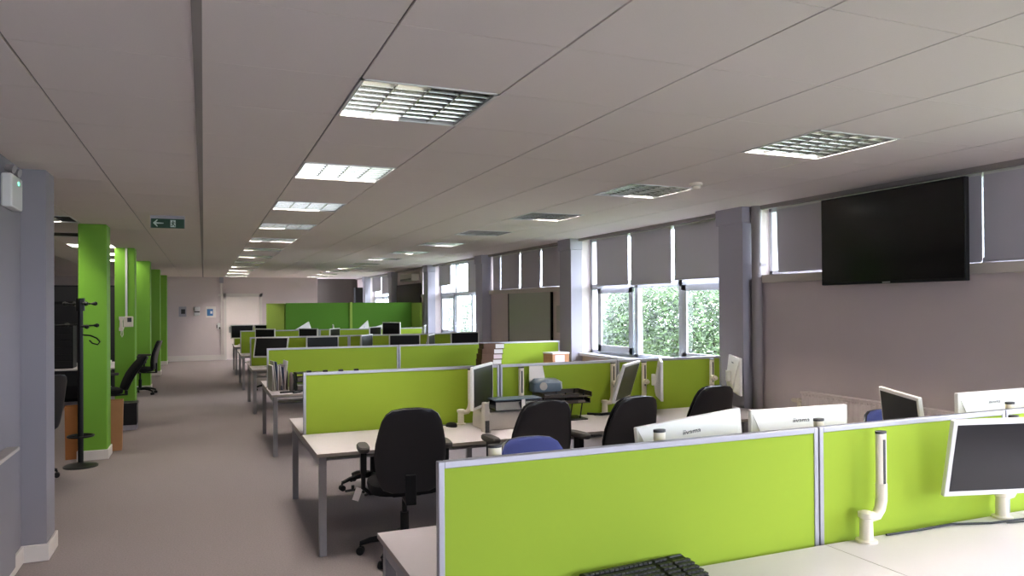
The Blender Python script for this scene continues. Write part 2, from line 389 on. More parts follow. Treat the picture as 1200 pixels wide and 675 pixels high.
ac = thing('wall_heater', 'cream boxy unit high on the dark wall past the tall bright window', 'air unit', (5.0, 18.9, 2.36))
MB().box(-.12, .1, -.6, .6, 0, .2).build('casing', M['ac'], ac, bevel=.02)
MB().box(-.125, -.1, -.55, .55, .02, .07).build('air_vent', M['slot'], ac)
MB().box(5.06, 5.10, 18.15, 20.6, 0, 2.3).build('wall_board', M['wall_dark'])
tag(bpy.data.objects['wall_board'], 'dark board on the wall behind the tall green screens', 'board')
spk = thing('wall_speaker', 'black box high on the far dark wall beside the last window', 'speaker', (4.85, 25.3, 1.6))
MB().box(-.1, .22, -.15, .15, 0, .75).build('cabinet', M['black_pl'], spk, bevel=.01)
MB().box(-.09, .21, -.155, -.149, .02, .73).build('grille', M['slot'], spk)

# left wall fittings
ht = thing('radiator_cover', 'boxed pale cover low on the left wall nearest the camera', 'cover', (XL, 4.9, .1))
MB().box(0, .055, -1.4, .62, 0, .735).build('cover_panel', M['wall_cool'], ht, bevel=.006)
MB().box(0, .075, -1.41, .64, .735, .76).build('cover_top', M['ledge'], ht, bevel=.006)
em = thing('emergency_light', 'white twin spot emergency light high on the left wall', 'lamp', (XL, 5.57, 2.37))
MB().box(0, .06, -.15, .14, 0, .21).build('battery_box', M['white_pl'], em, bevel=.01)
for yy in (-.08, .07):
    MB().cyl((.03, yy, .21), (.03, yy, .235), .01).cyl((.015, yy, .25), (.06, yy-.01, .24), .022, .028).build('spot_lamp', M['pipe'], em, smooth=True)
MB().cyl((.06, .02, .165), (.064, .02, .165), .012).build('indicator', M['led'], em)

# far wall fittings
t = thing('framed_notice', 'grey framed notice on the far wall nearest the green columns', 'notice', (-.62, YF-.012, 1.42))
MB().box(-.11, .11, -.012, .012, 0, .32).build('frame', M['wall_pale'], t); MB().box(-.045, .075, -.015, -.011, .09, .24).build('print', M['slot'], t)
t = thing('soap_dispenser', 'white rounded dispenser on the far wall between the two notices', 'dispenser', (-.2, YF, 1.40))
MB().rings([[Vector((x*(1-.2*abs(q-1)), -y*(1-.15*abs(q-1)), z)) for x, y in ((-.1,0),(-.1,.09),(-.06,.12),(.06,.12),(.1,.09),(.1,0))] for q, z in ((0,.19),(1,.27),(1.6,.33))]).build('cover', M['white_pl'], t)
MB().box(-.09, .09, -.10, .002, .05, .15).build('base', M['white_pl'], t, bevel=.02); MB().box(-.08,.08,-.09,0,.15,.19).build('shadow_slot', M['slot'], t)
t = thing('notice', 'blue and white notice on the far wall left of the door', 'notice', (.22, YF-.003, 1.38))
MB().box(-.15, .15, -.003, .003, 0, .36).build('sheet', M['paper'], t); MB().box(-.12, .06, -.006, -.003, .06, .28).build('print', M['poster_blue'], t); MB().box(-.02, .04, -.008, -.006, .13, .21).build('white_mark', M['paper'], t)
t = thing('door_release', 'small white switch box on the far wall beside the door', 'switch', (.455, YF, 1.0))
MB().box(-.05, .04, -.05, 0, 0, .2).build('case', M['white_pl'], t, bevel=.01); MB().box(-.075, -.05, -.04, 0, .04, .14).box(.0,.045,-.056,-.05,.01,.07).build('button', M['slot'], t)
t = thing('cable_trunking', 'white vertical trunking from ceiling to floor beside the far door', 'trunking', (.535, YF, 0))
MB().box(-.025, .025, -.03, 0, .17, CE).build('trunking', M['skirt'], t); MB().box(-.1, .05, -.045, 0, 2.08, 2.15).build('junction', M['skirt'], t); MB().box(-.06,.06,-.08,0,2.5,CE).build('head_box', M['wall_pale'], t)

# ------------------------------------------------------------------ ceiling fittings
def light_fixture(i, j, pat, label, far=False):
    x0, y0 = OX+i*TX, OY+j*TY
    t = thing('ceiling_light', label, 'ceiling light', (x0+TX/2, y0+TY/2, CE), group='recessed louvre ceiling lights')
    hx, hy = TX/2-.002, TY/2-.002
    fr = .014
    MB().box(-hx, -hx+fr, -hy, hy, -.004, .02).box(hx-fr, hx, -hy, hy, -.004, .02).box(-hx, hx, -hy, -hy+fr, -.004, .02).box(-hx, hx, hy-fr, hy, -.004, .02).build('frame', M['white_pl'], t)
    MB().box(-hx, hx, -hy, hy, .125, .13).box(-hx, -hx+.004, -hy, hy, .02, .13).box(hx-.004, hx, -hy, hy, .02, .13).box(-hx, hx, -hy, -hy+.004, .02, .13).box(-hx, hx, hy-.004, hy, .02, .13).build('housing', M['reflector'], t)
    ix, iy = hx-fr, hy-fr
    cw = 2*ix/4
    l = MB()
    for c in range(5):
        x = -ix+c*cw
        l.prism([(-.006, .122), (.006, .122), (.012, .05), (.0015, 0), (-.0015, 0), (-.012, .05)], lambda a, z, x=x: Vector((x+a, -iy, z)), lambda a, z, x=x: Vector((x+a, iy, z)))
    for c in range(4):
        for r in range(1, 8):
            y = -iy+2*iy*r/8; xa = -ix+c*cw+.004; xb = xa+cw-.008
            l.prism([(-.008, .045), (.008, .045), (.001, 0), (-.001, 0)], lambda a, z, y=y, xa=xa: Vector((xa, y+a, z)), lambda a, z, y=y, xb=xb: Vector((xb, y+a, z)))
    if far and all(pat):
        l.bm.free(); MB().box(-ix, ix, -iy, iy, -.002, .004).build('diffuser', M['diffuser'], t)
    else: l.build('louvre', M['louvre'], t)
    for c in range(4):
        x = -ix+(c+.5)*cw
        MB().cyl((x, -iy+.01, .09), (x, iy-.01, .09), .014, n=10).build('lamp_tube', (M['tube_far'] if far else M['tube_on']) if pat[c] else M['tube_off'], t, smooth=True)
ORD = ['first','second','third','fourth','fifth','sixth','seventh','eighth','ninth','tenth','eleventh','twelfth']
DESC = {(1,1,0,0): 'left half lit', (1,1,1,1): 'all lit', (0,0,1,1): 'right half lit', (0,0,0,0): 'unlit'}
for (i, j), pat in cells.items():
    d = DESC.get(pat, 'partly lit')
    if j < 0: lab = 'louvred ceiling light behind the camera, %s, %s' % (d, {(1,-6): 'rearmost', (1,-3): 'over the aisle', (5,-3): 'near the windows'}[(i, j)])
    elif i == 1: lab = '%s louvred ceiling light along the aisle row, %s' % (ORD[j//3], d)
    elif i == 5: lab = '%s louvred ceiling light along the window row, %s' % (ORD[j//3], d)
    elif i == -6: lab = 'bright ceiling light deepest in the dark office left of the columns'
    else: lab = '%s ceiling light over the dark office left of the columns' % ORD[(j-9)//3]
    light_fixture(i, j, pat, lab, far=(i < 0))
def smoke(x, y, lab):
    t = thing('smoke_detector', lab, 'smoke detector', (x, y, CE))
    MB().lathe([(.05,0), (.05,-.016), (.042,-.022)]).build('base', M['cream_pl'], t, smooth=True)
    MB().lathe([(.034,-.022), (.036,-.034), (.028,-.046), (.01,-.05)]).build('sensor_head', M['cream_pl'], t, smooth=True)
    MB().lathe([(.030,-.0225), (.0365,-.028), (.030,-.034)]).build('sensor_slot', M['slot'], t)
smoke(3.60, 4.82, 'cream smoke detector on the ceiling beside the second right-hand light')
smoke(3.05, 21.2, 'small smoke detector far away on the ceiling above the tall screens')
ex = thing('exit_sign', 'hanging green exit sign with white arrow and running figure', 'sign', (-.343, 8.5, 2.562))
MB().box(-.158, .158, -.008, .008, 0, .097).build('sign_plate', M['sign_green'], ex, bevel=.002)
MB().box(-.164, .164, -.012, .012, .097, CE-2.562).box(-.164,-.158,-.01,.01,0,.1).box(.158,.164,-.01,.01,0,.1).build('sign_housing', M['wall_pale'], ex)
yy = -.0085
def pl(poly, name, m): MB().prism(poly, lambda a, b: Vector((a, yy, b)), lambda a, b: Vector((a, yy-.001, b))).build(name, m, ex)
pl([(-.14,.05), (-.105,.085), (-.092,.085), (-.112,.058), (-.04,.054), (-.04,.046), (-.112,.042), (-.092,.015), (-.105,.015)], 'arrow', M['sign_white'])
pl([(.025,.012), (.075,.012), (.075,.085), (.025,.085)], 'doorway', M['sign_white'])
yy = -.0097
fig = MB()
for poly in ([(.046,.066),(.054,.066),(.056,.074),(.05,.079),(.044,.074)], [(.04,.062),(.058,.064),(.056,.042),(.046,.040)], [(.046,.042),(.056,.042),(.07,.03),(.072,.018),(.064,.018),(.062,.028)], [(.046,.042),(.052,.036),(.044,.026),(.03,.026),(.03,.032),(.04,.033)], [(.042,.062),(.03,.052),(.033,.048),(.044,.055)], [(.056,.062),(.07,.05),(.073,.055),(.06,.066)]):
    fig.prism(poly, lambda a, b: Vector((a, yy, b)), lambda a, b: Vector((a, yy-.001, b)))
fig.build('running_figure', M['sign_green'], ex)

# ------------------------------------------------------------------ green columns
CLAB = ['nearest green square column, beside the black coat stand', 'second green square column, carrying the wall handset', 'third green square column from the camera along the aisle', 'fourth green square column from the camera along the aisle', 'farthest green square column, next to the far wall']
for k in range(5):
    y = 9.62+3.72*k
    t = thing('column', CLAB[k], 'column', (-1.17, y+.17, 0), group='green columns along the aisle')
    MB().box(-.145, .145, -.17, .17, .1, CE).build('shaft', M['green_paint'], t, bevel=.012)
    MB().box(-.16, .16, -.185, .185, 0, .11).build('skirting', M['skirt'], t, bevel=.004)
hs = thing('intercom_handset', 'cream wall intercom with handset on the second green column', 'intercom', (-1.13, 13.335, 1.3))
MB().box(-.06, .085, -.035, 0, .12, .29).build('wall_unit', M['cream_pl'], hs, bevel=.012)
MB().rings([[Vector((-.085+x*s, -.04-d, z)) for x, d in ((-.02,0),(.02,0),(.026,.02),(.02,.045),(-.02,.045),(-.026,.02))] for s, z in ((1.2,.06),(1.3,.10),(.9,.13),(.8,.22),(1.3,.25),(1.2,.29))]).build('handset', M['cream_pl'], hs, smooth=True)
MB().box(0, .06, -.038, -.034, .20, .27).build('display', M['slot'], hs)
MB().tube([(-.085, -.05, .06), (-.09,-.05,.0), (-.075,-.05,-.04), (-.06,-.05,0), (-.065,-.04,.06), (-.05, -.02, .12)], .007).build('cord', M['cream_pl'], hs, smooth=True)
MB().box(-.03, .0, -.02, 0, .29, CE-1.3-.005).build('conduit', M['white_pl'], hs)

# ------------------------------------------------------------------ desks and screens
ROW = [2.42+3.675*i for i in range(6)]
HD = .885
SEG = [(.715, 2.42), (2.42, 3.62), (3.62, 4.845)]
RN = ['front', 'second', 'third', 'fourth', 'fifth', 'sixth']
for r, c in enumerate(ROW):
    t = thing('bench_desk', 'long white double-sided bench desk with silver legs, %s row from the camera' % RN[r], 'desk', (.715, c, 0), group='white bench desks')
    for a, b in SEG:
        for s in (-1, 1):
            y0, y1 = (-HD, -.045) if s < 0 else (.045, HD)
            d = MB().box(a-.715+.001, b-.715-.001, y0, y1, .693, .717)
            o = d.build('desktop', M['desk'], t, bevel=.002, mats=[M['desk'], M['edge']])
            for p in o.data.polygons:
                if abs(p.normal.z) < .5: p.material_index = 1
    for x in (.02, 1.68, 2.88, 4.085):
        for y in (-HD+.03, HD-.08):
            MB().box(x, x+.05, y, y+.05, .0, .69).build('leg', M['leg'], t, bevel=.004)
        MB().box(x, x+.05, -HD+.08, HD-.08, .63, .69).build('end_rail', M['leg'], t)
    for y in (-.5, .44): MB().box(.07, 4.085, y, y+.05, .64, .69).build('long_beam', M['leg'], t)
    MB().box(.1, 4.05, -.16, .16, .52, .535).build('cable_tray', M['leg'], t)
    for n, (a, b) in enumerate(SEG):
        a2, b2 = a+.016 if n == 0 else a+.004, b-.004 if n < 2 else b-.012
        if r == 4 and False: continue
        pos = ['left-hand', 'middle', 'window-end'][n]
        s = thing('desk_screen', 'lime fabric desk screen in grey frame, %s panel of the %s desk row' % (pos, RN[r]), 'desk screen', ((a2+b2)/2, c, .70), group='lime desk screens')
        hw = (b2-a2)/2
        MB().box(-hw+.012, hw-.012, -.011, .011, -.004, .495).build('fabric_panel', M['lime'], s)
        MB().box(-hw, -hw+.022, -.016, .016, 0, .507).box(hw-.022, hw, -.016, .016, 0, .507).box(-hw+.022, hw-.022, -.016, .016, .483, .507).box(-hw+.022, hw-.022, -.016, .016, -.007, .001).build('frame', M['alu'], s, bevel=.003)

# tall screens at the far end of the hall
def tall(x0, y0, x1, y1, h, m, lab):
    d = Vector((x1-x0, y1-y0, 0)); L = d.length
    t = thing('tall_screen', lab, 'partition screen', ((x0+x1)/2, (y0+y1)/2, 0), math.atan2(d.y, d.x), group='tall green partition screens')
    MB().box(-L/2+.02, L/2-.02, -.022, .022, .06, h-.02).build('fabric_panel', m, t)
    MB().box(-L/2, -L/2+.022, -.027, .027, 0, h).box(L/2-.022, L/2, -.027, .027, 0, h).box(-L/2, L/2, -.027, .027, h-.022, h).build('frame', m, t)
    MB().box(-L/2+.03, -L/2+.08, -.05, .05, 0, .025).box(L/2-.08, L/2-.03, -.05, .05, 0, .025).build('foot', M['slot'], t)
tall(1.80, 18.25, 3.30, 18.25, 1.81, M['green'], 'tall deep green partition screen left of the pale post behind the fifth row')
tall(3.36, 18.25, 4.86, 18.25, 1.81, M['green'], 'tall deep green partition screen right of the pale post behind the fifth row')
tall(4.88, 18.19, 4.88, 17.42, 1.80, M['lime_lit'], 'narrow lime return screen at the window end of the tall partition')
tall(1.42, 18.76, 1.785, 18.29, 1.80, M['lime_lit'], 'narrow lime angled screen at the left end of the tall partition')
t = thing('screen_post', 'pale upright post between the two tall green partition screens', 'post', (3.33, 18.22, 0))
MB().box(-.03, .03, -.03, .03, .95, 1.82).build('post', M['lime_lit'], t); MB().box(-.03, .03, -.035, .03, 0, .95).build('lower_post', M['slot'], t)

# ------------------------------------------------------------------ monitor arms and monitors
def monitor_arm(x, y, top, label, flip=False, knob=None, z0=.717):
    t = thing('monitor_mount', label, 'monitor mount', (x-.09*(-1 if flip else 1), y, z0), PI if flip else 0, group='cream monitor mounts')
    h = top-z0
    MB().lathe([(.044,0), (.044,.008), (.028,.012), (.026,.10), (.033,.105), (.033,.125), (.02,.13)]).build('base_clamp', M['cream_pl'], t, smooth=True)
    MB().tube([(0,0,.115), (.03,0,.10), (.06,0,.105), (.08,0,.13), (.09,0,.17), (.09,0,.24)], [.016,.02,.022,.023,.024,.024], n=12).build('elbow', M['cream_pl'], t, smooth=True)
    MB().rings([[Vector((.09+.026*math.cos(a), .018*math.sin(a), z)) for a in [2*PI*k/16 for k in range(16)]] for z in (.2, .24, h-.006)]).build('upright', M['cream_pl'], t, smooth=True)
    MB().box(.084, .096, -.0195, -.014, .24, h-.03).build('slot', M['slot'], t)
    MB().rings([[Vector((.09+.027*math.cos(a), .019*math.sin(a), z)) for a in [2*PI*k/16 for k in range(16)]] for z in (h-.006, h+.004)]).build('top_cap', M['slot'], t)
    if knob:
        MB().cyl((.09, -.018, knob-z0), (.09, -.05, knob-z0), .026).cyl((.09,-.05,knob-z0),(.09,-.075,knob-z0),.016).build('slider_knob', M['cream_pl'], t, smooth=True)
    return t

def monitor_mesh(w, h, casing, scr, logo):
    t = bpy.data.objects.new('monitor', None); C.objects.link(t); t.empty_display_size = .05
    MB().box(-w/2, w/2, -.012, .013, -h/2, h/2).build('casing', casing, t, bevel=.005)
    b = .021
    MB().box(-w/2+b, w/2-b, -.0135, -.011, -h/2+b*1.2, h/2-b).build('screen', scr, t)
    m = MB(); k = .49
    V = lambda x, y, z: m.bm.verts.new((x*w, y, z*h))
    A, B_ = V(k,.012,.485), V(-k,.012,.485); Cc, D = V(-k,.012,-.485), V(k,.012,-.485)
    E_, F = V(.33,.058,-.22), V(-.33,.058,-.22); G, H_ = V(-.30,.05,-.40), V(.30,.05,-.40)
    for f in ((A,B_,F,E_), (E_,F,G,H_), (A,E_,H_,D), (B_,Cc,G,F), (H_,G,Cc,D), (A,D,Cc,B_)): m.bm.faces.new(f)
    m.build('back_cover', casing, t)
    MB().box(-.05, .05, .05, .085, -.06, .04).build('mount_plate', casing, t, bevel=.004)
    if logo:
        sl = math.atan2(.046, .705*h)
        text_part('iiyama', .039, M['ink'], t, (.004, .0135+.046*(.485-.33)/.705+.0008, .33*h), (rad(90)+sl, 0, PI), 'maker_lettering')
    return t
P_white = monitor_mesh(.56, .355, M['mon_white'], M['screen'], True)
P_small = monitor_mesh(.56, .355, M['mon_grey'], M['screen_black'], False)
used = set()
def monitor(x, y, z, yaw, label, tilt=0, roll=0, proto=None, group='computer monitors'):
    proto = proto or P_white
    rot = Euler((rad(-tilt), rad(roll), rad(yaw)), 'XYZ')
    if proto.name not in used:
        used.add(proto.name); o = proto; o.location = (x, y, z); o.rotation_euler = rot
    else: o = dup(proto, (x, y, z), rot=rot)
    tag(o, label, 'monitor', group); return o

# front row
monitor(3.301, 2.203, 1.047, -14.8, 'white monitor with dark grey screen facing the camera on the near desk', tilt=-10.9)
monitor(2.01, 2.74, 1.055, 180, 'white monitor seen from behind, leftmost over the front screens and tipped up', roll=5.4)
monitor(2.63, 2.74, 1.062, 176, 'white monitor seen from behind, second from left over the front screens')
monitor(4.03, 2.76, 1.068, 180, 'white monitor seen from behind at the right edge above the near screen')
monitor(3.795, 3.13, 1.035, -119, 'white monitor turned sideways with black screen in front of the radiator', tilt=-6)
monitor_arm(2.70, 2.335, 1.178, 'empty cream monitor mount standing at the near desk before the screen')
monitor_arm(3.57, 2.335, 1.19, 'cream monitor mount holding the near monitor that faces the camera', knob=1.05)
monitor_arm(.985, 2.53, 1.222, 'cream monitor mount tip behind the left end of the front screen', flip=True)
monitor_arm(1.70, 2.53, 1.226, 'cream monitor mount tip rising in front of the leftmost white monitor back', flip=True)
monitor_arm(2.545, 2.53, 1.215, 'cream monitor mount tip rising in front of the second white monitor back', flip=True)
monitor_arm(3.84, 2.53, 1.215, 'cream monitor mount tip behind the near monitor, by the screen joint', flip=True)
# second row
Y2 = 6.01
monitor_arm(2.12, Y2, 1.185, 'cream monitor mount at the left of the second row holding a turned monitor', knob=1.0)
monitor_arm(2.595, Y2, 1.182, 'cream monitor mount without monitor behind the grey printer', knob=None)
monitor_arm(3.53, Y2, 1.188, 'cream monitor mount behind the monitor tilted to the right, second row', knob=1.0)
monitor_arm(3.87, Y2, 1.185, 'cream monitor mount holding the edge-on monitor of the second row', knob=1.0)
monitor_arm(4.66, Y2, 1.185, 'cream monitor mount at the window end of the second row', knob=1.0)
monitor(2.16, 5.83, 1.06, 52, 'white monitor turned to the right beside the grey printer')
monitor(3.50, 5.72, 1.045, 44, 'white monitor leaning to the right in the middle of the second row', tilt=-16.9)
monitor(3.93, 5.82, 1.04, 58, 'white monitor seen edge-on in the second row')
monitor(4.76, 5.78, 1.045, 61, 'white monitor showing its plain back at the window end of the second row')
# fourth, fifth and sixth rows
for (x, y, z, yaw, tl, lab) in (
    (1.04, 12.96, 1.05, -22, 20, 'grey framed monitor with black screen at the left end of the fourth row'),
    (1.885, 12.98, 1.04, 6, 0, 'grey framed monitor with black screen, second from left in the fourth row'),
    (2.65, 13.0, 1.05, 58, 0, 'grey framed monitor turned sideways, third from left in the fourth row'),
    (3.33, 12.98, 1.04, -16, 0, 'grey framed monitor with black screen right of the third row screen joint'),
    (3.83, 13.0, 1.03, 62, 0, 'narrow looking turned monitor fifth from left in the fourth row'),
    (4.47, 12.98, 1.06, 2, 0, 'grey framed monitor with black screen in front of the tall bright window'),
    (1.22, 16.7, 1.08, -48, 0, 'grey framed monitor at the left end of the fifth row'),
    (2.12, 16.7, 1.07, -52, 0, 'grey framed monitor second from left in the fifth row'),
    (2.69, 16.7, 1.06, 58, 0, 'grey framed monitor third from left in the fifth row'),
    (3.60, 16.7, 1.08, 50, 0, 'grey framed monitor fourth from left in the fifth row'),
    (3.94, 16.55, 1.18, -58, 0, 'raised white edged monitor turned right in the fifth row'),
    (4.72, 16.5, 1.1, 70, 0, 'edge-on monitor at the window end of the fifth row'),
    (.92, 20.4, 1.08, 0, 0, 'black monitor at the left end of the sixth row near the door'),
    (1.50, 20.42, 1.08, 8, 0, 'second black monitor in the sixth row before the far door'),
    (1.92, 20.4, 1.06, 50, 0, 'third black monitor in the sixth row beside the lime angled screen')):
    monitor(x, y, z, yaw, lab, tilt=tl, proto=P_small)
for (x, y, z, yaw, rl, lab) in ((2.10, 17.55, 1.10, 215, -24, 'white monitor back tipped up below the tall screen, leftmost'),
    (2.80, 17.6, 1.12, 262, 0, 'white monitor seen edge-on from behind below the middle of the tall screen'),
    (3.52, 17.55, 1.12, 235, -20, 'white monitor back tipped up just right of the pale screen post'),
    (3.98, 17.6, 1.10, 200, -14, 'white monitor back half hidden behind a dark monitor, fifth row')):
    monitor(x, y, z, yaw, lab, roll=-rl)
def stand_foot(x, y, z, lab):
    t = thing('monitor_stand', lab, 'monitor stand', (x, y, .717), group='grey monitor stands')
    MB().box(-.11, .11, -.08, .08, 0, .012).build('foot', M['mon_grey'], t, bevel=.003)
    MB().box(-.03, .03, .0, .022, .012, z-.717).build('neck', M['mon_grey'], t, bevel=.003)
for x, y, z, lab in ((1.06, 13.13, 1.0, 'stand under the leftmost monitor of the fourth row'), (1.885, 13.08, .98, 'stand under the second monitor of the fourth row'), (3.35, 13.09, .98, 'stand under the fourth monitor of the fourth row'), (4.47, 13.09, 1.0, 'stand under the monitor before the tall bright window'),
    (2.73, 12.95, .98, 'stand under the third monitor of the fourth row'), (3.90, 12.95, .98, 'stand under the fifth monitor of the fourth row')): stand_foot(x, y, z, lab)

# ------------------------------------------------------------------ chairs
def superell(cx, cy, hx, hy, z, n=24, e=3.0):
    out = []
    for k in range(n):
        a = 2*PI*k/n; c, s = math.cos(a), math.sin(a)
        out.append(Vector((cx+hx*math.copysign(abs(c)**(2/e), c), cy+hy*math.copysign(abs(s)**(2/e), s), z)))
    return out
def chair_proto(fab, arms=True):
    t = bpy.data.objects.new('office_chair', None); C.objects.link(t); t.empty_display_size = .1
    # seat cushion
    MB().rings([superell(0,0,.20,.19,.455), superell(0,0,.245,.235,.465), superell(0,0,.255,.245,.495), superell(0,0,.25,.24,.525), superell(0,0,.21,.2,.54)]).build('seat', fab, t, smooth=True)
    # backrest: tall padded shell leaning back slightly
    prof = [(0,.12), (.02,.175), (.06,.20), (.14,.222), (.24,.235), (.33,.228), (.41,.212), (.48,.194), (.53,.168), (.556,.13), (.565,.07)]
    def shell(d0, d1, sc=1):
        rs = []
        for z, w in prof:
            y = -.245-.10*(z/.565)+.03*math.sin(PI*z/.5)
            rs.append(superell(0, y+(d0+d1)/2, w*sc, (d1-d0)/2, .50+z, e=2.6))
        return rs
    MB().rings(shell(-.03, .045)).build('backrest', fab, t, smooth=True)
    MB().rings(shell(-.045, -.005, 1.02)).build('back_shell', M['black_rim'], t, smooth=True)
    MB().box(-.035, .035, -.31, -.275, .42, .62).box(-.035, .035, -.31, -.05, .42, .44).build('back_bar', M['black_pl'], t, bevel=.006)
    MB().box(-.1, .1, -.12, .12, .43, .458).build('mechanism', M['black_pl'], t, bevel=.01)
    MB().tube([(-.08,.05,.44), (-.2,.06,.435), (-.27,.06,.42)], .008).build('lever', M['black_pl'], t, smooth=True)
    if arms:
        for s in (-1, 1):
            a = MB().tube([(s*.12,-.02,.45), (s*.24,-.02,.45), (s*.285,-.02,.49), (s*.285,-.03,.62), (s*.285,-.03,.745)], [.016]*5, n=8)
            a.box(s*.285-.02, s*.285+.02, -.065, .005, .60, .75).build('arm_support', M['black_pl'], t, smooth=True)
            MB().rings([superell(s*.285,-.03,.034,.115,.748), superell(s*.285,-.03,.042,.125,.76), superell(s*.285,-.03,.042,.125,.776), superell(s*.285,-.03,.034,.115,.786)]).build('armrest', M['arm_pad'], t, smooth=True)
    MB().cyl((0,0,.10), (0,0,.30), .03).cyl((0,0,.28), (0,0,.44), .018).build('gas_column', M['black_pl'], t, smooth=True)
    for k in range(5):
        a = rad(90+72*k); c, s = math.cos(a), math.sin(a)
        MB().tube([(.02*c,.02*s,.115), (.12*c,.12*s,.12), (.24*c,.24*s,.10), (.31*c,.31*s,.075)], [.03,.026,.02,.016], n=8).build('base_leg', M['black_pl'], t, smooth=True)
        cs = MB(); px, py = .31*c, .31*s
        for o in (-.016, .016):
            q = Vector((px-s*o, py+c*o, .027)); dd = Vector((-s, c, 0))*.009
            cs.cyl(q-dd, q+dd, .027, n=14)
        cs.cyl((px,py,.03),(px,py,.075),.008).build('castor', M['black_pl'], t, smooth=True)
    return t
CH_B = chair_proto(M['black_fab']); CH_N = chair_proto(M['black_fab'], False); CH_U = chair_proto(M['blue_fab'])
cu = set()
def chair(x, y, yaw, label, proto=None, group='office swivel chairs', sc=1.0):
    proto = proto or CH_B
    if proto.name not in cu: cu.add(proto.name); o = proto; o.location = (x, y, 0); o.rotation_euler = (0, 0, rad(yaw))
    else: o = dup(proto, (x, y, 0), rad(yaw))
    o.scale = (1, 1, sc)
    return tag(o, label, 'chair', group)
chA = chair(1.29, 5.06, -6, 'black office chair nearest the aisle, drawn up to the second desk row')
chair(2.20, 5.05, 3, 'black office chair in front of the grey printer')
chair(2.86, 4.97, 8, 'black office chair in the middle of the second row, behind the leftmost monitor back')
chair(3.82, 5.28, 6, 'black office chair at the window end of the second row', CH_N)
chair(1.50, 7.08, 172, 'black office chair under the far side of the second desk row, only its base showing', CH_N)
chair(1.76, 3.62, 178, 'blue backed office chair peeping over the front screen', CH_U, sc=.9)
chair(4.53, 3.55, 176, 'blue backed office chair beside the sideways monitor and radiator', CH_U, sc=.9)
lean = chair(-1.36, 12.38, 104, 'black office chair turned to the aisle beside the second green column')
chair(-1.17, 16.4, 84, 'black office chair in the aisle beside the third green column')
chair(-1.70, 8.75, 60, 'black office chair partly hidden behind the left wall end')
chair(1.30, 16.0, 10, 'black office chair at the left end of the fifth row')
Rl = Matrix.Rotation(rad(20), 3, 'X'); pv = Vector((0,-.27,.48))
for ch in lean.children:
    if ch.name.split('.')[0] in ('backrest', 'back_shell'): ch.rotation_euler = (rad(20),0,0); ch.location = pv-Rl@pv
# swing tickets hanging on the nearest chair
t1 = MB().box(-.345, -.30, -.001, .001, .40, .49, rot=Matrix.Rotation(rad(20),3,'Y')).build('paper_tag', M['paper'], chA)
t2 = MB().box(.20, .245, -.20, -.198, .36, .455, rot=Matrix.Rotation(rad(-18),3,'Y')).build('paper_tag', M['paper'], chA)
MB().box(-.36, -.34, .03, .05, .46, .50).tube([(-.27,.02,.45),(-.34,.03,.47),(-.40,.05,.46)], .009).build('paddle_lever', M['black_pl'], chA)

# ------------------------------------------------------------------ things on the desks
kb = thing('keyboard', 'black keyboard on the near desk below the front screen', 'keyboard', (1.478, 2.297, .717), rad(4.5))
MB().hexa([Vector(v) for v in ((-.235,-.085,.004),(.235,-.085,.004),(.235,.085,.03),(-.235,.085,.03),(-.232,-.082,.02),(.232,-.082,.02),(.232,.082,.055),(-.232,.082,.055))]).build('keyboard_base', M['black_pl'], kb, bevel=.004)
ks = MB()
def kz(y): return .02+(y+.082)*.213
for rr in range(6):
    y = -.066+rr*.0245+(.006 if rr == 5 else 0)
    xs = [-.215+.0195*i for i in range(15)] + [.095+.0195*i for i in range(3)] + [.165+.0195*i for i in range(4)]
    if rr == 5: xs = [-.215+.0215*i for i in range(14)] + [.095+.0195*i for i in range(3)]
    if rr == 0: xs = [-.215,-.193,-.171,.009,.031,.053,.072] + [.095+.0195*i for i in range(3)] + [.165+.0195*i for i in range(4)]; 
    for x in xs: ks.box(x-.0082, x+.0082, y-.0088, y+.0088, kz(y)-.001, kz(y)+.0065)
    if rr == 0: ks.box(-.155, -.01, y-.0088, y+.0088, kz(y)-.001, kz(y)+.0065)
ks.build('keys', M['slot'], kb)
MB().box(-.21, -.2, -.083, -.06, .0, .008).box(.2, .21, -.083, -.06, .0, .008).box(-.21, -.19, .05, .07, .0, .04).box(.19, .21, .05, .07, .0, .04).box(.165,.225,.066,.076,.05,.0545).build('indicator_strip', M['ink'], kb)
tag(MB().tube([(2.75,2.355,.722),(2.95,2.345,.723),(3.15,2.35,.722),(3.33,2.285,.723),(3.6,2.265,.722),(3.85,2.25,.722),(4.1,2.2,.722)], .005).tube([(3.40,2.26,.722),(3.50,2.24,.722),(3.62,2.20,.722),(3.80,2.10,.722)], .003).build('power_cable', M['black_pl'], smooth=True), 'thin black cables trailing along the foot of the near screen', 'cable')
tag(MB().tube([(3.50+.05*math.cos(a), 2.0+.05*math.sin(a), .723+.002*math.sin(3*a)) for a in [2*PI*k/20 for k in range(20)]], .005, closed=True).build('cable_loop', M['black_pl'], smooth=True), 'dark loop of cable lying on the near desk at the right edge', 'cable')
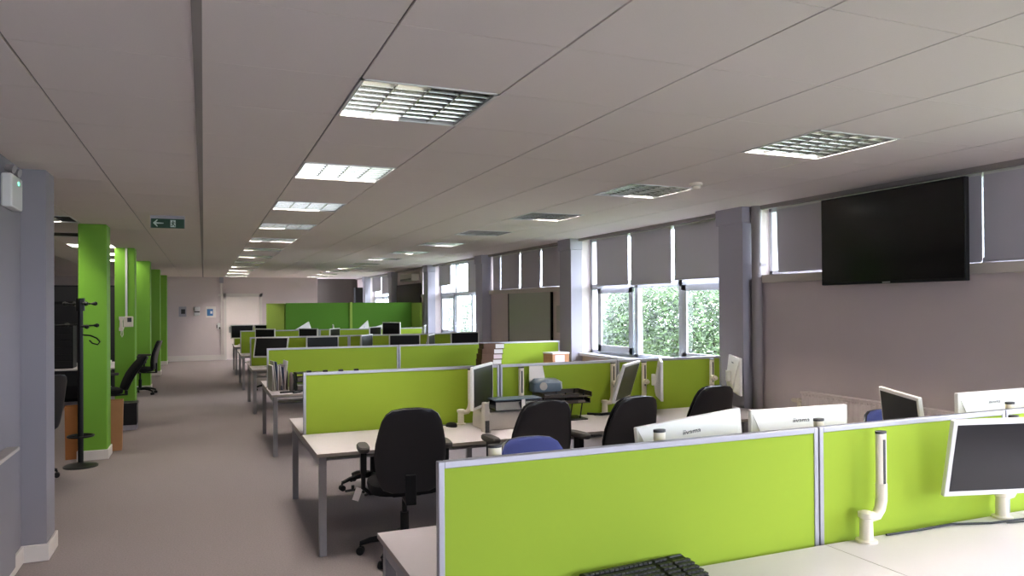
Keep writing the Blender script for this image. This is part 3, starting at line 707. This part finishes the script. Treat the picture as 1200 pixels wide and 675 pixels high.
# second row: mouse, printers, trays
ms = thing('computer_mouse', 'black mouse on the second desk row left of the turned monitor', 'mouse', (1.915, 5.92, .717), rad(30))
MB().rings([superell(0,0,.03,.055,0,e=2.4), superell(0,0,.032,.058,.012,e=2.4), superell(0,-.004,.027,.05,.028,e=2.4), superell(0,-.008,.014,.026,.038,e=2.2)]).build('mouse_shell', M['black_pl'], ms, smooth=True)
MB().tube([(0,.055,.008), (-.03,.08,.006), (-.09,.10,.005), (-.14,.09,.005)], .003).build('mouse_cable', M['black_pl'], ms, smooth=True)
pr_ = thing('printer', 'grey desktop printer with dark glossy lid behind the black chair', 'printer', (2.36, 5.75, .717), 0)
MB().hexa([Vector(v) for v in ((-.27,-.15,0),(.24,-.15,0),(.24,.15,0),(-.27,.15,0),(-.265,-.13,.145),(.235,-.13,.145),(.235,.14,.158),(-.265,.14,.158))]).build('body', M['print_grey'], pr_, bevel=.012)
MB().hexa([Vector(v) for v in ((-.30,-.26,.0),(-.25,-.26,.0),(-.25,-.15,.0),(-.30,-.15,.0),(-.30,-.24,.24),(-.26,-.24,.24),(-.26,-.17,.24),(-.30,-.17,.24))]).build('side_cheek', M['print_grey'], pr_, bevel=.008)
MB().hexa([Vector(v) for v in ((-.17,-.15,.15),(.25,-.15,.15),(.25,.02,.155),(-.17,.02,.155),(-.16,-.12,.225),(.25,-.12,.225),(.25,.02,.23),(-.16,.02,.23))]).build('glossy_lid', M['print_dark'], pr_, bevel=.008)
MB().box(-.165, .26, -.12, .05, .231, .243).build('top_plate', M['print_teal'], pr_, bevel=.004)
MB().box(-.302, -.268, -.262, -.255, .005, .10).build('corner_trim', M['slot'], pr_)
MB().box(.06, .09, -.156, -.152, .15, .24).build('hanging_label', M['paper'], pr_)
st = thing('letter_tray_stand', 'smoked brown letter trays on a raised stand, middle of the second row', 'letter tray', (2.92, 5.92, .717), rad(-3))
MB().box(-.10, .22, -.14, .1, 0, .012).build('base_plate', M['slot'], st, bevel=.003)
q = MB()
for x in (-.2, .02, .2):
    for y in (-.1, .1): q.cyl((x*.8, y, .012), (x, y, .25), .006, n=8)
q.build('wire_supports', M['black_pl'], st)
for z, dx in ((.15, 0.0), (.205, .015)):
    f = MB().box(-.22+dx, .24+dx, -.15, .13, z, z+.006).box(-.22+dx, -.212+dx, -.15, .13, z, z+.045).box(.232+dx, .24+dx, -.15, .13, z, z+.045).box(-.22+dx, .24+dx, .122, .13, z, z+.045).box(-.22+dx, .12+dx, -.15, -.143, z, z+.03)
    f.build('tray', M['smoke_brown'], st, bevel=.002)
MB().box(-.18, .2, -.13, .11, .157, .175).build('papers', M['brown_tray'], st)
pj = thing('label_printer', 'small blue grey printer with a white sheet standing in it, on the letter trays', 'printer', (2.80, 5.95, .971), rad(-3))
MB().rings([superell(0,0,.135,.085,0,e=4), superell(0,0,.14,.09,.02,e=4), superell(0,0,.135,.085,.075,e=4), superell(0,.01,.10,.06,.108,e=3)]).build('body', M['print_teal'], pj, smooth=True)
MB().hexa([Vector(v) for v in ((-.13,.055,.06),(.03,.055,.06),(.03,.058,.06),(-.13,.058,.06),(-.115,.09,.215),(.015,.09,.215),(.015,.093,.215),(-.115,.093,.215))]).build('paper_sheet', M['paper'], pj)
MB().cyl((-.05,-.092,.05),(-.05,-.085,.05),.035).build('round_panel', M['print_grey'], pj)
MB().tube([(.12,0,.09),(.155,0,.07),(.16,0,.015),(.13,0,.01)], .008).build('side_handle', M['white_pl'], pj, smooth=True)
tag(MB().tube([(3.26,6.02,.729),(3.36,5.93,.73),(3.46,5.93,.732),(3.58,5.92,.729),(3.66,5.98,.729)], .011).tube([(3.3,5.96,.726),(3.41,5.90,.74),(3.52,5.95,.726)], .008).build('cable_bundle', M['black_pl'], smooth=True), 'black cable bundle at the foot of the second row screen, beside the leaning monitor', 'cable')
# third row: file holder, trays, book stack, box
fh = thing('magazine_holder', 'clear magazine holder crammed with papers on the left end of the third row', 'magazine holder', (.835, 9.42, .717), rad(6))
MB().box(-.095, -.09, -.13, .13, 0, .30).box(.09, .095, -.13, .13, 0, .24).box(-.095, .095, .125, .13, 0, .3).box(-.095, .095, -.13, .13, 0, .005).build('holder', M['acrylic'], fh)
for k in range(9):
    x = -.072+k*.018; z = .30+.09*random.random()*(1 if k % 3 else .3); ln = rad(random.uniform(-7,7))
    MB().box(x-.006, x+.006, -.12, .11, .006, z, rot=Matrix.Rotation(ln,3,'Y')).build('paper_sheaf', [M['paper'], M['acrylic'], M['navy'], M['paper'], M['brown_tray'], M['paper'], M['navy'], M['pink'], M['paper']][k], fh)
tr = thing('desk_tray', 'black two tier desk tray beside the magazine holder, third row', 'desk tray', (1.185, 9.25, .717))
MB().box(-.17, .17, -.12, .12, 0, .01).box(-.17, .17, -.12, .12, .105, .115).box(-.17, .17, -.12, .12, .205, .215).box(-.17, -.16, -.12, .12, 0, .215).box(.16, .17, -.12, .12, 0, .215).build('tray_frame', M['black_pl'], tr)
MB().box(-.15, .15, -.11, .11, .012, .07).build('lower_papers', M['brown_tray'], tr); MB().box(-.15, .15, -.11, .11, .117, .165).build('upper_papers', M['brown_tray'], tr); MB().box(-.15,.15,-.112,.11,.066,.075).build('white_papers', M['paper'], tr)
ro = thing('speaker_unit', 'dark rounded speaker standing between magazine holder and desk tray', 'speaker', (.97, 9.20, .717))
MB().rings([superell(0,0,.02,.07,0), superell(0,0,.028,.08,.02), superell(0,0,.03,.085,.12), superell(0,0,.026,.075,.2), superell(0,0,.012,.05,.225)]).build('case', M['brown_tray'], ro, smooth=True)
MB().tube([(.012,-.075,.02),(.03,-.082,.12),(.012,-.07,.21)], .008).build('edge_trim', M['black_pl'], ro, smooth=True)
tag(MB().tube([(.82,9.02,.729),(.95,9.05,.729),(1.05,9.0,.729),(1.0,8.96,.729),(.96,8.93,.729)], .01).tube([(1.02,9.08,.729),(1.09,9.04,.735),(1.10,8.94,.729)], .011).build('cable_on_desk', M['black_pl'], smooth=True), 'black cable lying on the left end of the third desk row', 'cable')
zz = .717
BL = ['lowest', 'second lowest', 'third lowest', 'fourth from bottom', 'third from top', 'second from top', 'topmost']
for k in range(7):
    th = .069+.004*random.random()
    b = thing('book', 'thick brown book with pale pages, %s of the stack on the third row' % BL[k], 'book', (3.60+random.uniform(-.02,.03)+(.03 if k > 4 else 0), 9.42, zz), rad(random.uniform(-6,6)), group='stacked brown books')
    MB().box(-.15, .15, -.105, .105, 0, .007).box(-.15, .15, -.105, .105, th-.007, th).box(-.15, -.141, -.105, .105, 0, th).box(-.15,.02,-.105,-.1,0,th).build('cover', M['book'], b)
    MB().box(-.141, .142, -.099, .1, .007, th-.007).build('pages', M['paper'] if k > 4 or k % 2 else M['pink'], b)
    zz += th
bx = thing('storage_box', 'brown cardboard box with pale lid behind the second row screen', 'box', (4.60, 9.40, .717), rad(8))
MB().box(-.14, .14, -.12, .12, 0, .325).build('box_body', M['card'], bx, bevel=.004); MB().box(-.145, .145, -.125, .125, .325, .345).build('lid', M['paper'], bx, bevel=.003); MB().box(-.1, .06, -.1225, -.12, .08, .31).build('front_label', M['pink'], bx)
for k, x in enumerate((.757, .885, 1.01, 1.135)):
    t = thing('binder_clip', 'small black clip on the second row screen top, %s from the left' % ORD[k], 'clip', (x+.02, 6.095, 1.207), group='black clips on the screen top')
    MB().prism([(-.0175,0),(.0175,0),(.015,.008),(.006,.014),(-.006,.014),(-.015,.008)], lambda a, b: Vector((-.018, a, b)), lambda a, b: Vector((.018, a, b))).build('clip_body', M['black_pl'], t)
pp = thing('paper_pile', 'white papers lying over the left end of the sixth row screen', 'papers', (.98, 20.4, .717))
MB().box(-.16, .16, -.1, .12, 0, .03).box(-.14,.15,-.09,.1,.03,.045).build('sheets', M['paper'], pp)

# ------------------------------------------------------------------ dark office left of the columns
cs = thing('coat_stand', 'black hat and coat stand beside the nearest green column', 'coat stand', (-1.245, 9.27, 0))
MB().lathe([(.17,0), (.17,.012), (.15,.025), (.04,.04), (.03,.05)], n=32).build('base', M['black_pl'], cs, smooth=True)
MB().cyl((0,0,.03), (0,0,1.83), .028).build('pole', M['black_pl'], cs, smooth=True)
MB().tube([(.125*math.cos(a), .125*math.sin(a), .335) for a in [2*PI*k/24 for k in range(24)]], .011, closed=True).tube([(0,0,.335),(.125,0,.335)], .008).tube([(0,0,.335),(-.125,0,.335)], .008).build('umbrella_ring', M['black_pl'], cs, smooth=True)
MB().cyl((0,0,1.70), (0,0,1.84), .045).build('head', M['black_pl'], cs, smooth=True)
for k, (a, z) in enumerate(((0,1.78),(120,1.78),(190,1.78),(300,1.78))):
    c, s = math.cos(rad(a)), math.sin(rad(a))
    MB().tube([(.03*c,.03*s,z),(.11*c,.11*s,z)], .009).cyl((.11*c,.11*s,z),(.145*c,.145*s,z),.012,.024).cyl((.145*c,.145*s,z),(.165*c,.165*s,z),.024,.012).build('hat_peg', M['black_pl'], cs, smooth=True)
for k, (a, z) in enumerate(((10,1.54),(150,1.55),(200,1.55),(-60,1.53))):
    c, s = math.cos(rad(a)), math.sin(rad(a)); L = .13 if k != 2 else .24
    MB().tube([(.02*c,.02*s,z),(L*c,L*s,z)], .009).cyl((L*c,L*s,z),((L+.03)*c,(L+.03)*s,z),.012,.024).cyl(((L+.03)*c,(L+.03)*s,z),((L+.05)*c,(L+.05)*s,z),.024,.012).build('coat_hook', M['black_pl'], cs, smooth=True)
MB().tube([(.02,-.02,1.44),(.1,-.03,1.43),(.16,-.03,1.40),(.19,-.03,1.36),(.17,-.03,1.33),(.12,-.03,1.345),(.09,-.03,1.38)], .008).build('low_hook', M['black_pl'], cs, smooth=True)
def open_box(name, lab, cat, loc, rz, w, d, h, fl, m):
    t = thing(name, lab, cat, loc, rz); e = .008
    o = [(-w,-d),(w,-d),(w,d),(-w,d)]; u = [(a*fl, b*fl) for a, b in o]
    mb = MB()
    for k in range(4):
        a, b = o[k], o[(k+1) % 4]; c, f = u[k], u[(k+1) % 4]; s = 1-e/w
        mb.hexa([Vector((a[0],a[1],0)), Vector((b[0],b[1],0)), Vector((b[0]*s,b[1]*s,0)), Vector((a[0]*s,a[1]*s,0)), Vector((c[0],c[1],h)), Vector((f[0],f[1],h)), Vector((f[0]*s,f[1]*s,h)), Vector((c[0]*s,c[1]*s,h))])
    mb.build('walls', m, t); MB().box(-w+.004, w-.004, -d+.004, d-.004, 0, .01).build('bottom', m, t)
    MB().box(-w*fl-.002, w*fl+.002, -d*fl-.003, -d*fl+.006, h-.03, h+.002).build('rim', m, t)
open_box('cardboard_box', 'tall open cardboard bin right of the nearest green column', 'box', (-1.06, 10.22, 0), rad(3), .13, .11, .60, 1.12, M['card'])
open_box('waste_bin', 'orange brown open bin left of the coat stand pole', 'bin', (-1.40, 9.84, 0), rad(8), .075, .10, .60, 1.08, M['card_dark'])
cr = thing('crate', 'black crate on a pale plinth in front of the second green column', 'crate', (-.985, 11.85, 0))
MB().box(-.10, .10, -.12, .12, 0, .07).build('plinth', M['wall_pale'], cr); MB().box(-.105, .105, -.13, .13, .07, .38).build('crate_body', M['black_pl'], cr, bevel=.01); MB().box(-.11, .11, -.135, .135, .35, .385).build('crate_rim', M['black_pl'], cr, bevel=.006)
ld = thing('office_desk', 'white topped desk in the dark office left of the columns', 'desk', (-2.6, 14.9, 0))
MB().box(-1.2, 1.22, -.8, .8, .692, .717).build('desktop', M['desk'], ld, bevel=.002)
for x in (-1.15, 1.1):
    for y in (-.77, .72): MB().box(x, x+.05, y, y+.05, 0, .692).build('leg', M['leg'], ld)
MB().box(-1.1, 1.1, .7, .72, .3, .69).build('modesty_panel', M['slot'], ld)
dw = thing('drawer_tower', 'black desktop drawer tower with small pulls on the left office desk', 'drawers', (-2.33, 14.5, .717))
MB().box(-.3, .3, -.2, .2, 0, .72).build('carcass', M['black_pl'], dw)
for k in range(6):
    d = MB().box(-.28, .28, -.212, -.2, .02+.115*k, .125+.115*k).build('drawer', M['black_rim'], dw, bevel=.004)
    MB().box(-.02, .02, -.222, -.212, .07+.115*k, .078+.115*k).build('pull', M['metal'], d)
cb = thing('cabinet', 'tall black cabinet behind the drawer tower in the dark office', 'cabinet', (-2.95, 15.95, 0))
MB().box(-.95, .95, -.22, .22, 0, 1.85).build('carcass', M['black_pl'], cb, bevel=.004)
for x in (-.475, .475):
    d = MB().box(x-.46, x+.46, -.235, -.22, .06, 1.80).build('cabinet_door', M['black_rim'], cb); MB().box(x*.2-.01, x*.2+.01, -.25, -.235, .85, 1.0).build('handle', M['metal'], d)
dk = thing('partition_screen', 'dark charcoal partition across the back of the left office', 'partition screen', (-3.6, 16.9, 0))
MB().box(-2.2, 2.2, -.03, .03, .05, 2.15).build('fabric_panel', M['slot'], dk); MB().box(-2.22, 2.22, -.035, .035, 2.15, 2.18).box(-2.22,-2.19,-.035,.035,0,2.18).box(2.19,2.22,-.035,.035,0,2.18).build('frame', M['black_pl'], dk)
ps = thing('paper_stack', 'white papers on the left office desk glimpsed between the first two columns', 'papers', (-1.62, 14.6, .717))
MB().box(-.13, .13, -.18, .18, 0, .05).box(-.12,.12,-.17,.17,.05,.09).build('sheets', M['paper'], ps)

# ------------------------------------------------------------------ outside
struct(MB().box(5.42, 40, -30, 60, -.5, -.4).build('ground', M['ground']))
def bush(x, y, rx, ry, h, n, m, lab, z0=-.4, seed=1):
    rnd = random.Random(seed)
    t = thing('hedge_bush', lab, 'bush', (x, y, z0))
    mb = MB()
    for k in range(n):
        while True:
            a, b, c = rnd.uniform(-1,1), rnd.uniform(-1,1), rnd.uniform(0,1)
            if a*a+b*b*.6+(c-.4)**2*1.5 < 1.0 and (a*a+b*b*.6+(c-.4)**2*1.5) > .25: break
        p = Vector((a*rx, b*ry, c*h)); s = rnd.uniform(.03,.065)
        d = Vector((rnd.uniform(-1,1), rnd.uniform(-1,1), rnd.uniform(-.6,.9))).normalized(); u = d.orthogonal().normalized()
        q = [p, p+d*s+u*s*.35, p+d*s*2.4, p+d*s-u*s*.35]
        mb.bm.faces.new([mb.bm.verts.new(v) for v in q])
    o = mb.build('foliage', m, t); o['kind'] = 'stuff'
    st = MB()
    for k in range(9):
        a = rnd.uniform(-.6,.6); b = rnd.uniform(-.8,.8)
        st.tube([(a*rx*.5, b*ry*.6, 0), (a*rx*.8, b*ry*.8, h*.4), (a*rx+rnd.uniform(-.3,.3), b*ry+rnd.uniform(-.3,.3), h*.85)], [.03,.02,.006], n=6)
    st.build('stems', M['bark'], t)
bush(7.8, 10.9, 1.0, 2.1, 2.55, 30000, M['leaf'], 'green leafy bush outside the three pane window', seed=1)
bush(8.3, 15.5, 1.0, 1.95, 2.5, 16000, M['leaf_pale'], 'pale twiggy bush outside the left pane of the leafy window', seed=2)
bush(8.2, 23.6, 1.0, 2.6, 2.7, 16000, M['leaf_pale'], 'pale bush outside the tall bright window', seed=3)
bush(8.0, 33.0, 1.0, 3.6, 2.6, 7000, M['leaf_pale'], 'pale bush outside beyond the tall bright window', seed=4)

# ------------------------------------------------------------------ daylight
w = bpy.data.worlds.new('sky'); bpy.context.scene.world = w; w.use_nodes = True
bg = w.node_tree.nodes['Background']; bg.inputs['Color'].default_value = lin((226,236,255))+(1,); bg.inputs['Strength'].default_value = 6.0
def portal(name, loc, rot, sx, sy):
    l = bpy.data.lights.new(name, 'AREA'); l.shape = 'RECTANGLE'; l.size = sx; l.size_y = sy; l.cycles.is_portal = True
    o = bpy.data.objects.new(name, l); C.objects.link(o); o.location = loc; o.rotation_euler = rot
portal('window_portal', (2.9, YB-.16, 1.82), (rad(90), 0, 0), 4.0, 1.74)  # sampling portal for the added window in the back wall
for a, b in glazed: portal('window_portal', (5.38, (a+b)/2, (1.0+CE)/2), (0, rad(90), 0), CE-1.0, b-a)
for a, b in solid: portal('window_portal', (5.38, (a+b)/2, (2.0+CE)/2), (0, rad(90), 0), CE-2.0, b-a)

# ------------------------------------------------------------------ camera
F, YAW, PITCH, ROLL, CY = 864.733, .395857, .00696025, -.00670011, 350.8046
cd = bpy.data.cameras.new('camera'); cam = bpy.data.objects.new('camera', cd); C.objects.link(cam)
cd.sensor_fit = 'HORIZONTAL'; cd.sensor_width = 36; cd.lens = F/1200*36
cd.shift_x = 0; cd.shift_y = (CY-337.5)/1200
cd.clip_start = .05; cd.clip_end = 200
c, s = math.cos(YAW), math.sin(YAW); cp, sp = math.cos(PITCH), math.sin(PITCH)
right = Vector((c, -s, 0)); fwd0 = Vector((s, c, 0)); up0 = Vector((0,0,1))
fwd = fwd0*cp + up0*sp; up = up0*cp - fwd0*sp
cr_, sr_ = math.cos(ROLL), math.sin(ROLL)
R_ = right*cr_ + up*sr_; U_ = up*cr_ - right*sr_
# image roll: screen u' = u*cr - v*sr, v' = u*sr + v*cr with v pointing down
R_, U_ = right*cr_ + up*sr_, up*cr_ - right*sr_
cam.matrix_world = Matrix(((R_.x, U_.x, -fwd.x, 0), (R_.y, U_.y, -fwd.y, 0), (R_.z, U_.z, -fwd.z, EYE), (0,0,0,1)))
sc = bpy.context.scene; sc.camera = cam
sc.view_settings.view_transform = 'Standard'; sc.view_settings.look = 'None'; sc.view_settings.exposure = 1.6; sc.view_settings.gamma = 1
sc.view_settings.use_curve_mapping = False
sc.cycles.use_denoising = True; sc.cycles.max_bounces = 8; sc.cycles.diffuse_bounces = 5; sc.cycles.glossy_bounces = 3; sc.cycles.transparent_max_bounces = 12
sc.cycles.sample_clamp_indirect = 4; sc.cycles.caustics_reflective = False; sc.cycles.caustics_refractive = False
